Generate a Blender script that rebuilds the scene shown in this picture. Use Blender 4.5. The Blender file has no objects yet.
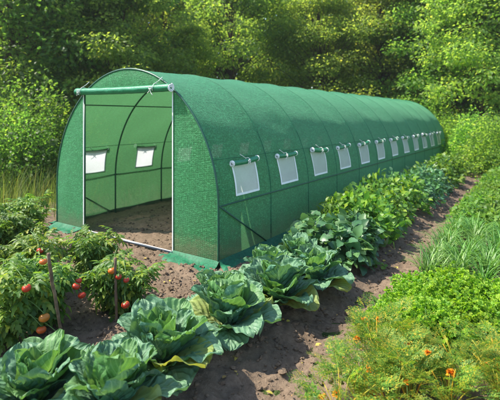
import bpy, math, random
import numpy as np
from mathutils import Matrix, Vector
R = math.radians
rng = np.random.default_rng(7)
random.seed(7)
scn = bpy.context.scene
col = scn.collection

# ------------------------------------------------------------------ camera
CAM = np.array([5.805, -3.492, 1.554])
FW = np.array([-0.56922514, 0.82218169, 0.])        # level camera, the view is shifted down instead of tilted
RT = np.array([0.82218169, 0.56922514, 0.])
UP = np.array([0., 0., 1.])
cd = bpy.data.cameras.new('camera')
cam = bpy.data.objects.new('camera', cd)
col.objects.link(cam)
m = Matrix.Identity(4)
for i in range(3):
    m[i][0] = RT[i]; m[i][1] = UP[i]; m[i][2] = -FW[i]; m[i][3] = CAM[i]
cam.matrix_world = m
cd.sensor_fit = 'HORIZONTAL'; cd.sensor_width = 36; cd.lens = 36 * 428.67 / 500; cd.shift_y = -.166
cd.clip_start = .05; cd.clip_end = 2000
cd.dof.use_dof = True; cd.dof.focus_distance = 3.4; cd.dof.aperture_fstop = 2.4
scn.camera = cam

# ------------------------------------------------------------------ world, sun, exposure
SUN_EL, SUN_DIR = 53, (-0.86, -0.50)            # horizontal direction towards the sun
w = bpy.data.worlds.new('World'); scn.world = w; w.use_nodes = True
nt = w.node_tree; nt.nodes.clear()
sky = nt.nodes.new('ShaderNodeTexSky'); sky.sky_type = 'NISHITA'; sky.sun_disc = False
sky.sun_elevation = R(SUN_EL); sky.sun_rotation = math.atan2(SUN_DIR[0], SUN_DIR[1])
bg = nt.nodes.new('ShaderNodeBackground'); bg.inputs[1].default_value = .15
wo = nt.nodes.new('ShaderNodeOutputWorld')
nt.links.new(sky.outputs[0], bg.inputs[0]); nt.links.new(bg.outputs[0], wo.inputs[0])
sd = bpy.data.lights.new('sun', 'SUN'); sd.energy = 4.2; sd.angle = R(.55); sd.color = (1, .93, .8)
sun = bpy.data.objects.new('sun', sd); col.objects.link(sun)
hv = Vector((SUN_DIR[0], SUN_DIR[1], 0)).normalized() * math.cos(R(SUN_EL)) + Vector((0, 0, math.sin(R(SUN_EL))))
sun.rotation_euler = hv.to_track_quat('Z', 'Y').to_euler()
scn.view_settings.view_transform = 'Standard'; scn.view_settings.look = 'None'
scn.view_settings.exposure = 1.2; scn.view_settings.gamma = 1

# ------------------------------------------------------------------ mesh helpers
def mesh(name, V, F, mat=None, uv=None, smooth=True):
    """V (n,3); F = array (k,3|4) or list of such arrays; uv per vertex."""
    Fs = F if isinstance(F, list) else [F]
    Fs = [np.asarray(f, dtype=np.int64) for f in Fs if len(f)]
    V = np.asarray(V, dtype=np.float32)
    me = bpy.data.meshes.new(name)
    loops = np.concatenate([f.ravel() for f in Fs])
    tot = np.concatenate([np.full(len(f), f.shape[1]) for f in Fs])
    start = np.concatenate([[0], np.cumsum(tot)[:-1]])
    me.vertices.add(len(V)); me.vertices.foreach_set('co', V.ravel())
    me.loops.add(len(loops)); me.loops.foreach_set('vertex_index', loops.astype(np.int32))
    me.polygons.add(len(tot)); me.polygons.foreach_set('loop_start', start.astype(np.int32))
    me.polygons.foreach_set('loop_total', tot.astype(np.int32))
    me.polygons.foreach_set('use_smooth', np.full(len(tot), smooth))
    if uv is not None:
        l = me.uv_layers.new(name='UVMap')
        l.data.foreach_set('uv', np.asarray(uv, dtype=np.float32)[loops].ravel())
    me.update(calc_edges=True); me.validate()
    if mat: me.materials.append(mat)
    return me

def obj(name, me, parent=None, loc=None):
    o = bpy.data.objects.new(name, me); col.objects.link(o)
    if parent: o.parent = parent
    if loc is not None: o.location = loc
    return o

def tag(o, label=None, cat=None, group=None, kind=None):
    if label: o['label'] = label
    if cat: o['category'] = cat
    if group: o['group'] = group
    if kind: o['kind'] = kind
    return o

def empty(name, loc=(0, 0, 0), rz=0, s=1):
    o = bpy.data.objects.new(name, None); col.objects.link(o)
    o.location = loc; o.rotation_euler = (0, 0, rz); o.scale = (s, s, s); o.empty_display_size = .1
    return o

def copy_tree(o, parent=None):
    c = o.copy(); col.objects.link(c); c.parent = parent
    for ch in o.children: copy_tree(ch, c)
    return c

class MB:
    """collects pieces; build() links them as ONE mesh object"""
    def __init__(s): s.V = []; s.Q = []; s.T = []; s.U = []; s.n = 0
    def add(s, V, F, uv=None):
        V = np.asarray(V, float); F = np.asarray(F)
        if len(F) == 0: return s
        s.V.append(V); (s.Q if F.shape[1] == 4 else s.T).append(F + s.n)
        s.U.append(np.zeros((len(V), 2)) if uv is None else uv); s.n += len(V)
        return s
    def data(s, name, mat, smooth=True):
        F = []
        if s.Q: F.append(np.concatenate(s.Q))
        if s.T: F.append(np.concatenate(s.T))
        return mesh(name, np.concatenate(s.V), F, mat, np.concatenate(s.U), smooth)
    def build(s, name, mat, parent=None, smooth=True):
        return obj(name, s.data(name, mat, smooth), parent)

def grid_faces(nu, nv, closed_u=False):
    """verts indexed j*nu+i (i<nu, j<nv)"""
    i = np.arange(nu if closed_u else nu - 1); j = np.arange(nv - 1)
    I, J = np.meshgrid(i, j); I = I.ravel(); J = J.ravel(); I2 = (I + 1) % nu
    return np.stack([J * nu + I, J * nu + I2, (J + 1) * nu + I2, (J + 1) * nu + I], -1)

def tube(path, rad, n=8, cap=True):
    P = np.asarray(path, float); k = len(P)
    rad = np.broadcast_to(np.asarray(rad, float), (k,))
    T = np.gradient(P, axis=0); T /= np.linalg.norm(T, axis=1)[:, None] + 1e-9
    ref = np.array([0, 0, 1.]) if abs(T[0][2]) < .9 else np.array([1., 0, 0])
    a = np.cross(T[0], ref); a /= np.linalg.norm(a)
    V = []
    for i in range(k):
        a = a - T[i] * (a @ T[i]); a /= np.linalg.norm(a) + 1e-9
        b = np.cross(T[i], a)
        th = np.arange(n) * 2 * np.pi / n
        V.append(P[i] + rad[i] * (np.cos(th)[:, None] * a + np.sin(th)[:, None] * b))
    V = np.concatenate(V); F = grid_faces(n, k, True)
    if cap:
        V = np.concatenate([V, P[:1], P[-1:]])
        i = np.arange(n); i2 = (i + 1) % n; c0, c1 = n * k, n * k + 1
        F = np.concatenate([F, np.stack([i2, i, np.full(n, c0), np.full(n, c0)], -1)[:, [0, 1, 2, 2]][:, :4],
                            ]) if False else F
        caps = np.concatenate([np.stack([i2, i, np.full(n, c0)], -1),
                               np.stack([(k - 1) * n + i, (k - 1) * n + i2, np.full(n, c1)], -1)])
        return V, F, caps
    return V, F, None

def add_tube(mb, path, rad, n=8, uvs=None):
    V, F, c = tube(path, rad, n)
    base = mb.n
    mb.add(V, F)
    mb.T.append(c + base)
    return mb

def add_box(mb, lo, hi):
    x0, y0, z0 = lo; x1, y1, z1 = hi
    V = [(x0, y0, z0), (x1, y0, z0), (x1, y1, z0), (x0, y1, z0), (x0, y0, z1), (x1, y0, z1), (x1, y1, z1), (x0, y1, z1)]
    return mb.add(V, [(3, 2, 1, 0), (4, 5, 6, 7), (0, 1, 5, 4), (1, 2, 6, 5), (2, 3, 7, 6), (3, 0, 4, 7)])

def vnoise(x, y, seed=0):
    """smooth value noise, numpy"""
    r = np.random.default_rng(seed); tab = r.random((256, 256))
    xi = np.floor(x).astype(int); yi = np.floor(y).astype(int); fx = x - xi; fy = y - yi
    fx = fx * fx * (3 - 2 * fx); fy = fy * fy * (3 - 2 * fy)
    g = lambda a, b: tab[a % 256, b % 256]
    return (g(xi, yi) * (1 - fx) + g(xi + 1, yi) * fx) * (1 - fy) + (g(xi, yi + 1) * (1 - fx) + g(xi + 1, yi + 1) * fx) * fy - .5

def scatter(TV, TF, TU, pos, ydir, nrm, sc):
    """instance a leaf template (x width, y length, z normal) into one mesh"""
    pos = np.asarray(pos); n = len(pos)
    y = ydir / (np.linalg.norm(ydir, axis=1)[:, None] + 1e-9)
    x = np.cross(y, nrm); x /= np.linalg.norm(x, axis=1)[:, None] + 1e-9
    z = np.cross(x, y)
    sc = np.asarray(sc)
    if sc.ndim == 1: sc = np.stack([sc, sc, sc], -1)
    L = TV[None] * sc[:, None, :]
    V = pos[:, None] + L[..., :1] * x[:, None] + L[..., 1:2] * y[:, None] + L[..., 2:] * z[:, None]
    k = len(TV); F = (TF[None] + (np.arange(n) * k)[:, None, None]).reshape(-1, TF.shape[1])
    return V.reshape(-1, 3), F, np.tile(TU, (n, 1))

# ------------------------------------------------------------------ materials
class NT:
    def __init__(s, name):
        s.m = bpy.data.materials.new(name); s.m.use_nodes = True; s.t = s.m.node_tree; s.t.nodes.clear()
        s.out = s.n('OutputMaterial')
    def n(s, t, **kw):
        nd = s.t.nodes.new('ShaderNode' + t)
        for k, v in kw.items(): setattr(nd, k, v)
        return nd
    def l(s, a, b): s.t.links.new(a, b)
    def put(s, sock, v):
        if hasattr(v, 'links'): s.l(v, sock)
        else: sock.default_value = v if not (isinstance(v, tuple) and len(v) == 3 and sock.type == 'RGBA') else (*v, 1)
    def math(s, op, a, b=0, c=0):
        nd = s.n('Math', operation=op)
        for i, v in enumerate((a, b, c)): s.put(nd.inputs[i], v)
        return nd.outputs[0]
    def mix(s, f, a, b, mode='MIX'):
        nd = s.n('Mix', data_type='RGBA', blend_type=mode)
        s.put(nd.inputs[0], f); s.put(nd.inputs[6], a); s.put(nd.inputs[7], b)
        return nd.outputs[2]
    def ramp(s, f, stops):
        nd = s.n('ValToRGB'); s.put(nd.inputs[0], f); e = nd.color_ramp.elements
        while len(e) < len(stops): e.new(.5)
        for i, (p, c) in enumerate(stops):
            e[i].position = p; e[i].color = (*c, 1) if isinstance(c, tuple) else (c, c, c, 1)
        return nd.outputs[0]
    def noise(s, scale, detail=3, vec=None, rough=.55, out=0):
        nd = s.n('TexNoise'); nd.inputs['Scale'].default_value = scale; nd.inputs['Detail'].default_value = detail
        nd.inputs['Roughness'].default_value = rough
        if vec is not None: s.l(vec, nd.inputs['Vector'])
        return nd.outputs[out]
    def coord(s, which='Object'): return s.n('TexCoord').outputs[which]
    def pbsdf(s, colr, rough=.6, spec=.4, bump=None, bstr=.3, bdist=.01, **kw):
        p = s.n('BsdfPrincipled'); s.put(p.inputs['Base Color'], colr); s.put(p.inputs['Roughness'], rough)
        s.put(p.inputs['Specular IOR Level'], spec)
        for k, v in kw.items(): s.put(p.inputs[k.replace('_', ' ')], v)
        if bump is not None:
            b = s.n('Bump'); b.inputs['Strength'].default_value = bstr; b.inputs['Distance'].default_value = bdist
            s.l(bump, b.inputs['Height']); s.l(b.outputs[0], p.inputs['Normal']); s.bn = b.outputs[0]
        return p.outputs[0]
    def mixs(s, f, a, b):
        nd = s.n('MixShader'); s.put(nd.inputs[0], f); s.l(a, nd.inputs[1]); s.l(b, nd.inputs[2]); return nd.outputs[0]
    def fin(s, sh): s.l(sh, s.out.inputs[0]); return s.m

def leaf_mat(name, stops, transl=.45, rough=.5, spec=.35, tboost=1.6, var=.25, warm=.98):
    """leaf: colour varies from leaf to leaf (random per island) and softly through space"""
    t = NT(name)
    g = t.n('NewGeometry').outputs['Random Per Island']
    nz = t.noise(2.2, 2, t.coord('Object'))
    f = t.math('ADD', t.math('MULTIPLY', g, .6), t.math('MULTIPLY', nz, .5))
    c = t.ramp(f, stops)
    oi = t.n('ObjectInfo').outputs['Random']
    hs = t.n('HueSaturation'); t.put(hs.inputs['Color'], c)
    t.put(hs.inputs['Hue'], t.math('ADD', .485, t.math('MULTIPLY', oi, .03)))
    t.put(hs.inputs['Value'], t.math('ADD', 1 - var / 2, t.math('MULTIPLY', oi, var)))
    c = hs.outputs[0]
    sh = t.pbsdf(c, rough, spec)
    tr = t.n('BsdfTranslucent'); t.put(tr.inputs[0], t.mix(1.0, c, (tboost * warm, tboost, tboost * .5), 'MULTIPLY'))
    return t.fin(t.mixs(transl, sh, tr.outputs[0]))

def plain(name, c, rough=.6, spec=.3, nscale=None, namp=.25, metal=0, bump=0):
    t = NT(name)
    if nscale:
        nz = t.noise(nscale, 4, t.coord('Object'))
        cc = t.ramp(nz, [(.25, tuple(v * (1 - namp) for v in c)), (.75, tuple(min(1, v * (1 + namp)) for v in c))])
        return t.fin(t.pbsdf(cc, rough, spec, bump=nz if bump else None, bstr=bump, Metallic=metal))
    return t.fin(t.pbsdf(c, rough, spec, Metallic=metal))

def mesh_fabric(name, base, trans_c, open_base=.10, open_dot=.5, transl=.4, dots=True):
    """woven shade mesh: UV in metres, small gaps between the threads let light and view through"""
    t = NT(name)
    uv = t.coord('UV')
    sep = t.n('SeparateXYZ'); t.l(uv, sep.inputs[0])
    wob = t.noise(9, 2, uv)
    U = t.math('ADD', sep.outputs[0], t.math('MULTIPLY', wob, .012)); V = t.math('ADD', sep.outputs[1], t.math('MULTIPLY', wob, .010))
    su = t.math('SINE', t.math('MULTIPLY', U, 2 * math.pi / .030)); sv = t.math('SINE', t.math('MULTIPLY', V, 2 * math.pi / .020))
    mp = t.n('Mapping'); t.l(uv, mp.inputs[0]); mp.inputs['Scale'].default_value = (1, 2.2, 1)
    grain = t.noise(42, 5, mp.outputs[0], .8)
    patch = t.noise(11, 6, uv, .75)
    hole = t.math('MULTIPLY', t.math('ADD', su, 1), t.math('ADD', sv, 1))            # 0..4
    hole = t.math('ADD', hole, t.math('MULTIPLY', t.math('SUBTRACT', grain, .5), 9))
    holes = t.ramp(t.math('MULTIPLY', hole, .25), [(.60, 0.), (.95, 1.)])
    c = t.mix(t.ramp(patch, [(.3, 0.), (.7, 1.)]), tuple(v * .68 for v in base), tuple(v * 1.35 for v in base))
    c = t.mix(t.ramp(grain, [(.45, .0), (.68, .9)]), c, tuple(min(1, v * 1.9 + .04) for v in base))
    c = t.mix(t.ramp(grain, [(.32, .85), (.5, 0.)]), c, tuple(v * .35 for v in base))
    thr = t.ramp(t.math('FRACT', t.math('MULTIPLY', sep.outputs[0], 1 / .5)), [(0, .35), (.012, 0.)])   # woven-in selvedge thread
    c = t.mix(thr, c, tuple(v * .5 for v in base))
    c = t.mix(t.ramp(t.math('MULTIPLY', hole, .25), [(.15, .55), (.5, 0.)]), c, tuple(v * .45 for v in base))
    cell = t.n('CombineXYZ'); t.put(cell.inputs[0], t.math('FLOOR', t.math('MULTIPLY', U, 1 / .018))); t.put(cell.inputs[1], t.math('FLOOR', t.math('MULTIPLY', V, 1 / .013)))
    wn_ = t.n('TexWhiteNoise', noise_dimensions='2D'); t.l(cell.outputs[0], wn_.inputs['Vector']); wnv = wn_.outputs['Value']     # single stitches differ
    c = t.mix(t.ramp(wnv, [(.0, .8), (.4, 0.)]), c, tuple(v * .45 for v in base))
    c = t.mix(t.ramp(wnv, [(.72, 0.), (1., .75)]), c, tuple(v * 1.7 + .05 for v in base))
    cre = t.n('TexNoise'); cre.inputs['Scale'].default_value = 2.3; cre.inputs['Detail'].default_value = 3; cre.inputs['Distortion'].default_value = 1.6; t.l(mp.outputs[0], cre.inputs['Vector'])
    crease = t.math('ABSOLUTE', t.math('SUBTRACT', cre.outputs[0], .5))
    hole = t.math('ADD', hole, t.math('MULTIPLY', t.math('SUBTRACT', wnv, .5), 2.5))
    holes = t.ramp(t.math('MULTIPLY', hole, .25), [(.60, 0.), (.95, 1.)])
    big = t.noise(1.3, 4, t.coord('Object'), .6)                                       # paler green in broad uneven patches
    c = t.mix(t.ramp(big, [(.45, 0.), (.8, .3)]), c, (.09, .30, .15))
    zz = t.n('SeparateXYZ'); t.l(t.coord('Object'), zz.inputs[0])                    # tan low down, painted in for lit soil showing through the weave
    low = t.math('SUBTRACT', t.math('MULTIPLY', t.noise(5, 5, t.coord('Object'), .7), .62), zz.outputs[2])
    c = t.mix(t.ramp(low, [(.0, 0.), (.28, .75)]), c, (.19, .155, .095))
    sh = t.pbsdf(c, .48, .45, bump=t.math('ADD', t.math('MULTIPLY', hole, .5), t.math('ADD', t.math('MULTIPLY', patch, 1.6), t.math('MULTIPLY', t.math('MINIMUM', crease, .06), 30))), bstr=.4, bdist=.005,
                 Sheen_Weight=.55, Sheen_Roughness=.4, Sheen_Tint=(.40, .9, .62))
    tr = t.n('BsdfTranslucent'); t.put(tr.inputs[0], trans_c)
    s = t.mixs(transl, sh, tr.outputs[0])
    tp = t.n('BsdfTransparent')
    gm = t.n('NewGeometry'); dt = t.n('VectorMath', operation='DOT_PRODUCT')     # gaps close up when the weave is seen aslant
    t.l(gm.outputs['Incoming'], dt.inputs[0]); t.l(gm.outputs['True Normal'], dt.inputs[1])
    cs = t.math('POWER', t.math('ABSOLUTE', dt.outputs['Value']), 3.0)
    fac = t.math('MULTIPLY', t.math('ADD', open_base, t.math('MULTIPLY', holes, open_dot)), cs)
    return t.fin(t.mixs(fac, s, tp.outputs[0]))

M = {}
M['mesh'] = mesh_fabric('green_shade_mesh', (.030, .262, .092), (.09, .25, .10), .15, .5, .36)
M['mesh_front'] = mesh_fabric('green_front_mesh', (.032, .27, .088), (.11, .56, .15), .17, .6, .46)
M['roll'] = plain('green_rolled_mesh', (.012, .20, .085), .4, .5, 60, .35, bump=.3)
M['flap'] = plain('green_ground_flap', (.012, .125, .060), .6, .3, 40, .4, bump=.4)
M['hoop'] = plain('dark_green_tube', (.008, .075, .042), .4, .5)
M['bar'] = plain('grey_tube', (.06, .08, .10), .35, .6, 8, .2, metal=.3)
M['white'] = plain('white_binding', (.86, .87, .85), .6, .3, 30, .08)
M['cord'] = plain('white_cord', (.72, .72, .66), .8, .2, 300, .2)
M['seam'] = plain('green_seam_thread', (.016, .13, .06), .6, .3, 60, .7)
t = NT('white_screen')
c = t.mix(t.noise(7, 3, t.coord('Object')), (.50, .56, .57), (.70, .74, .75))
uvn = t.noise(260, 1, t.coord('Object'))
sh = t.pbsdf(c, .6, .3, bump=t.noise(9, 2, t.coord('Object')), bstr=.3, bdist=.02)
tr = t.n('BsdfTranslucent'); t.put(tr.inputs[0], (.85, .88, .9))
s = t.mixs(.45, sh, tr.outputs[0]); tp = t.n('BsdfTransparent')
M['screen'] = t.fin(t.mixs(t.math('MULTIPLY', t.ramp(uvn, [(.4, 0.), (.6, 1.)]), .22), s, tp.outputs[0]))
M['stake'] = plain('weathered_stake', (.17, .12, .08), .9, .1, 25, .45, bump=.6)
M['bark'] = plain('bark', (.06, .045, .032), .9, .1, 9, .5, bump=.8)
M['stem'] = plain('green_stem', (.11, .20, .05), .6, .3, 20, .3)
t = NT('yellow_green_stem'); c = t.ramp(t.n('NewGeometry').outputs['Random Per Island'], [(.1, (.10, .20, .03)), (.45, (.34, .32, .03)), (.8, (.55, .33, .02)), (1, (.60, .22, .015))])
M['stem_y'] = t.fin(t.pbsdf(c, .5, .3))
t = NT('tomato_skin')
c = t.ramp(t.n('ObjectInfo').outputs['Random'], [(.0, (.38, .028, .012)), (.6, (.48, .05, .016)), (.85, (.55, .16, .02)), (1, (.50, .20, .03))])
M['tomato'] = t.fin(t.pbsdf(c, .34, .4, Subsurface_Weight=.0))
M['carrot'] = plain('carrot_root', (.72, .20, .02), .5, .4, 30, .3, bump=.3)
M['petal'] = plain('orange_petal', (.85, .26, .015), .6, .2, 30, .35)

# soil
def soil_mat():
    t = NT('garden_soil'); co = t.coord('Object')
    n1 = t.noise(1.1, 5, co, .6); n2 = t.noise(28, 6, co, .65); n3 = t.noise(160, 3, co)
    c = t.ramp(n2, [(.25, (.070, .050, .036)), (.5, (.150, .108, .074)), (.75, (.26, .192, .135))])
    c = t.mix(t.ramp(n1, [(.35, 0.), (.7, .7)]), c, (.235, .172, .122))
    c = t.mix(t.ramp(n3, [(.62, 0.), (.74, .8)]), c, (.36, .29, .22))
    h = t.math('ADD', n2, t.math('MULTIPLY', n3, .5))
    return t.fin(t.pbsdf(c, .95, .12, bump=h, bstr=.75, bdist=.02))
M['soil'] = soil_mat()
t = NT('meadow_ground'); co = t.coord('Object')
c = t.ramp(t.noise(6, 6, co, .7), [(.3, (.02, .035, .01)), (.5, (.05, .08, .02)), (.72, (.12, .13, .045))])
M['meadow'] = t.fin(t.pbsdf(c, .95, .1, bump=t.noise(40, 4, co), bstr=.8, bdist=.05))

def cabbage_mat(name, c0, c1, vein, transl=.22, tc=(.25, .5, .08)):
    t = NT(name); sep = t.n('SeparateXYZ'); t.l(t.coord('UV'), sep.inputs[0]); U, V = sep.outputs[0], sep.outputs[1]
    co = t.coord('Object')
    a = t.math('MULTIPLY', t.math('ABSOLUTE', t.math('SUBTRACT', U, .5)), 2)
    w = t.math('MULTIPLY', t.noise(9, 3, co), .14)
    mid = t.math('SUBTRACT', 1, t.math('DIVIDE', a, t.math('SUBTRACT', .17, t.math('MULTIPLY', V, .14))))
    mid = t.ramp(mid, [(0, 0.), (.5, 1.)])
    ph = t.math('FRACT', t.math('SUBTRACT', t.math('MULTIPLY', t.math('ADD', V, w), 7.5), t.math('MULTIPLY', t.math('POWER', a, .8), 3.0)))
    d = t.math('ABSOLUTE', t.math('SUBTRACT', ph, .5))                       # .5 at the vein
    side = t.math('MULTIPLY', t.ramp(d, [(.385, 0.), (.475, 1.)]), t.math('SUBTRACT', 1, t.math('MULTIPLY', a, .55)))
    vo = t.n('TexVoronoi', feature='DISTANCE_TO_EDGE'); vo.inputs['Scale'].default_value = 55; t.l(co, vo.inputs['Vector'])
    net = t.ramp(vo.outputs[0], [(.0, .3), (.06, 0.)])
    v = t.math('MAXIMUM', t.math('MAXIMUM', mid, t.math('MULTIPLY', side, .8)), net)
    g = t.n('NewGeometry')
    c = t.mix(t.ramp(t.noise(9, 4, co), [(.3, 0.), (.7, 1.)]), c0, c1)
    c = t.mix(t.math('MULTIPLY', g.outputs['Random Per Island'], .35), c, c1)
    c = t.mix(t.math('MULTIPLY', v, .55), c, vein)
    spots = t.ramp(t.noise(60, 3, co), [(.70, 0.), (.78, .5)])
    c = t.mix(spots, c, (.20, .17, .05))
    c = t.mix(t.math('MULTIPLY', g.outputs['Backfacing'], .35), c, (.20, .32, .17))
    h = t.math('SUBTRACT', t.math('MULTIPLY', d, 1.0), t.math('MULTIPLY', v, .45))
    h = t.math('ADD', t.math('MULTIPLY', d, -1.2), t.math('MULTIPLY', mid, .8))
    sh = t.pbsdf(c, .5, .35, bump=t.math('ADD', h, t.math('MULTIPLY', t.noise(40, 2, co), .5)), bstr=.6, bdist=.014)
    tr = t.n('BsdfTranslucent'); t.put(tr.inputs[0], t.mix(.35, tc, t.mix(1.0, c, (2.2, 2.2, 1.2), 'MULTIPLY')))
    tp = t.n('BsdfTransparent'); hl = t.ramp(t.noise(24, 2, co), [(.735, 0.), (.745, 1.)])      # holes eaten by slugs
    return t.fin(t.mixs(hl, t.mixs(transl, sh, tr.outputs[0]), tp.outputs[0]))
M['cab'] = cabbage_mat('cabbage_leaf', (.032, .125, .074), (.070, .195, .108), (.34, .52, .32), .16)
M['cab_in'] = cabbage_mat('cabbage_heart_leaf', (.045, .155, .050), (.10, .25, .055), (.34, .54, .22), .25, (.26, .52, .08))
M['cab_y'] = cabbage_mat('yellowing_cabbage_leaf', (.14, .25, .04), (.36, .36, .05), (.45, .48, .18), .3, (.6, .6, .08))

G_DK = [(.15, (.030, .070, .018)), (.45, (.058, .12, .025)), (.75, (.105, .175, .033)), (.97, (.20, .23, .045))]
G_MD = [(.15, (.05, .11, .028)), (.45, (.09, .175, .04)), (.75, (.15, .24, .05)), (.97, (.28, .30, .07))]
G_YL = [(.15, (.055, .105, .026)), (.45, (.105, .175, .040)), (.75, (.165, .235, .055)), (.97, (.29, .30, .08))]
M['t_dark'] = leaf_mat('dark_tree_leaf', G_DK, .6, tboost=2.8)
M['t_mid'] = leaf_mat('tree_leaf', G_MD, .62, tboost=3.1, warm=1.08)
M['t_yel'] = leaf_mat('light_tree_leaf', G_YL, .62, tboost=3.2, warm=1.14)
M['bean'] = leaf_mat('bean_leaf', [(.15, (.04, .11, .022)), (.5, (.095, .21, .03)), (.8, (.21, .32, .035)), (.97, (.38, .38, .05))], .35, .45, .4, 2.)
M['broad'] = leaf_mat('broad_bluish_leaf', [(.15, (.028, .09, .04)), (.5, (.06, .165, .07)), (.8, (.12, .26, .09)), (.97, (.20, .30, .07))], .25, .42, .5, 1.8)
M['tomleaf'] = leaf_mat('tomato_leaf', [(.15, (.035, .095, .02)), (.45, (.08, .17, .03)), (.72, (.16, .27, .04)), (.93, (.38, .38, .05))], .38, .5, .4, 2.)
M['fern'] = leaf_mat('carrot_leaf', [(.15, (.045, .13, .02)), (.45, (.10, .22, .03)), (.68, (.22, .32, .04)), (.82, (.46, .38, .04)), (.93, (.62, .28, .02))], .4, .55, .3, 2.)
M['pars'] = leaf_mat('parsley_leaf', [(.15, (.06, .17, .012)), (.5, (.16, .31, .02)), (.85, (.31, .43, .035))], .42, .5, .35, 2.)
M['herb'] = leaf_mat('herb_leaf', [(.15, (.05, .12, .02)), (.5, (.10, .21, .03)), (.9, (.18, .29, .04))], .38, .5, .35, 2.)
M['leek'] = leaf_mat('leek_leaf', [(.15, (.055, .15, .03)), (.5, (.11, .25, .05)), (.9, (.20, .36, .07))], .3, .42, .5, 1.8)
M['grass'] = leaf_mat('grass_blade', [(.15, (.06, .10, .02)), (.5, (.10, .15, .035)), (.8, (.20, .21, .06)), (.97, (.36, .29, .12))], .4, .6, .3, 1.8)

# ------------------------------------------------------------------ ground
def soil_h(x, y):
    h = np.zeros_like(x)
    h += .05 * np.exp(-((x - 3.95) / .30) ** 4) * (y < 12.9)                    # planted ridge along the tunnel
    h -= .045 * np.exp(-((x - 4.47) / .17) ** 2)                                # trodden path
    h += .03 * (1 / (1 + np.exp(-(x - 4.78) / .04)))                            # right bed
    rough = 1 - .55 * ((x > .05) & (x < 2.9) & (y > .1))
    h += rough * (.030 * vnoise(x * 4, y * 4, 1) + .034 * vnoise(x * 11, y * 11, 2) + .036 * vnoise(x * 24, y * 24, 3))
    h += .022 * np.maximum(vnoise(x * 47, y * 47, 4), -.1)
    return h
def gz(x, y): return float(soil_h(np.array([float(x)]), np.array([float(y)]))[0])
def sheet(x0, x1, y0, y1, st, name):
    xs = np.arange(x0, x1 + st / 2, st); ys = np.arange(y0, y1 + st / 2, st)
    X, Y = np.meshgrid(xs, ys); Z = soil_h(X, Y)
    ed = np.minimum(np.minimum(X - x0, x1 - X), np.minimum(Y - y0, y1 - Y))
    Z = np.where(ed < .01, -.12, Z)
    return mesh(name, np.stack([X, Y, Z], -1).reshape(-1, 3), grid_faces(len(xs), len(ys)), M['soil'])
V1 = []
o = obj('vegetable_garden_soil', sheet(-1.6, 9.4, -4.2, 14.2, .026, 'soil')); tag(o, kind='structure')
n = 60
xs = np.sign(np.linspace(-1, 1, n)) * np.abs(np.linspace(-1, 1, n)) ** 3 * 150
X, Y = np.meshgrid(xs, xs)
o = obj('ground', mesh('ground', np.stack([X, Y + 5, np.full_like(X, -.06)], -1).reshape(-1, 3), grid_faces(n, n), M['meadow'])); tag(o, kind='structure')

# clods of earth lying on the soil: nobody could count them
ico_p = (1 + 5 ** .5) / 2
IV = np.array([(-1, ico_p, 0), (1, ico_p, 0), (-1, -ico_p, 0), (1, -ico_p, 0), (0, -1, ico_p), (0, 1, ico_p), (0, -1, -ico_p), (0, 1, -ico_p),
               (ico_p, 0, -1), (ico_p, 0, 1), (-ico_p, 0, -1), (-ico_p, 0, 1)], float) / 1.9
IF = np.array([(0, 11, 5), (0, 5, 1), (0, 1, 7), (0, 7, 10), (0, 10, 11), (1, 5, 9), (5, 11, 4), (11, 10, 2), (10, 7, 6), (7, 1, 8),
               (3, 9, 4), (3, 4, 2), (3, 2, 6), (3, 6, 8), (3, 8, 9), (4, 9, 5), (2, 4, 11), (6, 2, 10), (8, 6, 7), (9, 8, 1)])
def clods(N, x0, x1, y0, y1, s0, s1, seed):
    r = np.random.default_rng(seed); x = r.uniform(x0, x1, N); y = r.uniform(y0, y1, N); s = s0 + (s1 - s0) * r.random(N) ** 5
    V = IV[None] * (s[:, None] * r.uniform(.6, 1.3, (N, 3)) * [1, 1, .75])[:, None, :]
    V = V * (1 + .8 * (r.random((N, 12, 1)) - .5))
    a = r.uniform(0, 6.3, N); ca, sa = np.cos(a)[:, None], np.sin(a)[:, None]
    V = np.stack([V[..., 0] * ca - V[..., 1] * sa, V[..., 0] * sa + V[..., 1] * ca, V[..., 2]], -1)
    V += np.stack([x, y, soil_h(x, y) + s * .2], -1)[:, None]
    return V.reshape(-1, 3), (IF[None] + (np.arange(N) * 12)[:, None, None]).reshape(-1, 3)
mb = MB()
for a in ((11000, 2.6, 5.6, -2.9, 1.0, .003, .024, 1), (5000, 3.6, 5.2, .8, 8, .004, .026, 2), (6500, .3, 3.9, -1.9, 2.2, .003, .024, 3)):
    mb.add(*clods(*a))
tag(mb.build('soil_clods', M['soil'], smooth=False), 'loose crumbs and clods of brown earth strewn over the garden soil', 'soil clods', kind='stuff')

# ------------------------------------------------------------------ tunnel greenhouse
W, LEN, H1, HT, EX = 3.0, 12.158, .593, 2.161, 1.96
NB = 12; BAY = LEN / NB
def arch_x(z): return W / 2 * np.maximum(0, 1 - np.maximum(0, (np.asarray(z) - H1) / (HT - H1)) ** EX) ** (1 / EX)
def arch_z(x): return H1 + (HT - H1) * np.maximum(0, 1 - (np.abs(np.asarray(x) - W / 2) / (W / 2)) ** EX) ** (1 / EX)
z0w, z1w = .687, 1.035
wy = [.530 + k * .9675 for k in range(12)]; HW = .232; wyl = [.615 + k * 1.0 for k in range(12)]; HWL = .2
zs = [0, .12, .25, .36, .47, .58, z0w, .75, .82, .89, .96, z1w, 1.10]
right = [(float(W / 2 + arch_x(z)), z) for z in zs]
for a in np.linspace(0, 1, 21)[1:]:
    x0 = right[12][0] - W / 2
    tt = 1 - a
    x = x0 * math.sin(tt * math.pi / 2)
    right.append((W / 2 + x, float(arch_z(W / 2 + x))))
prof = np.array(right + [(W - x, z) for x, z in right[-2::-1]])
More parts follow.
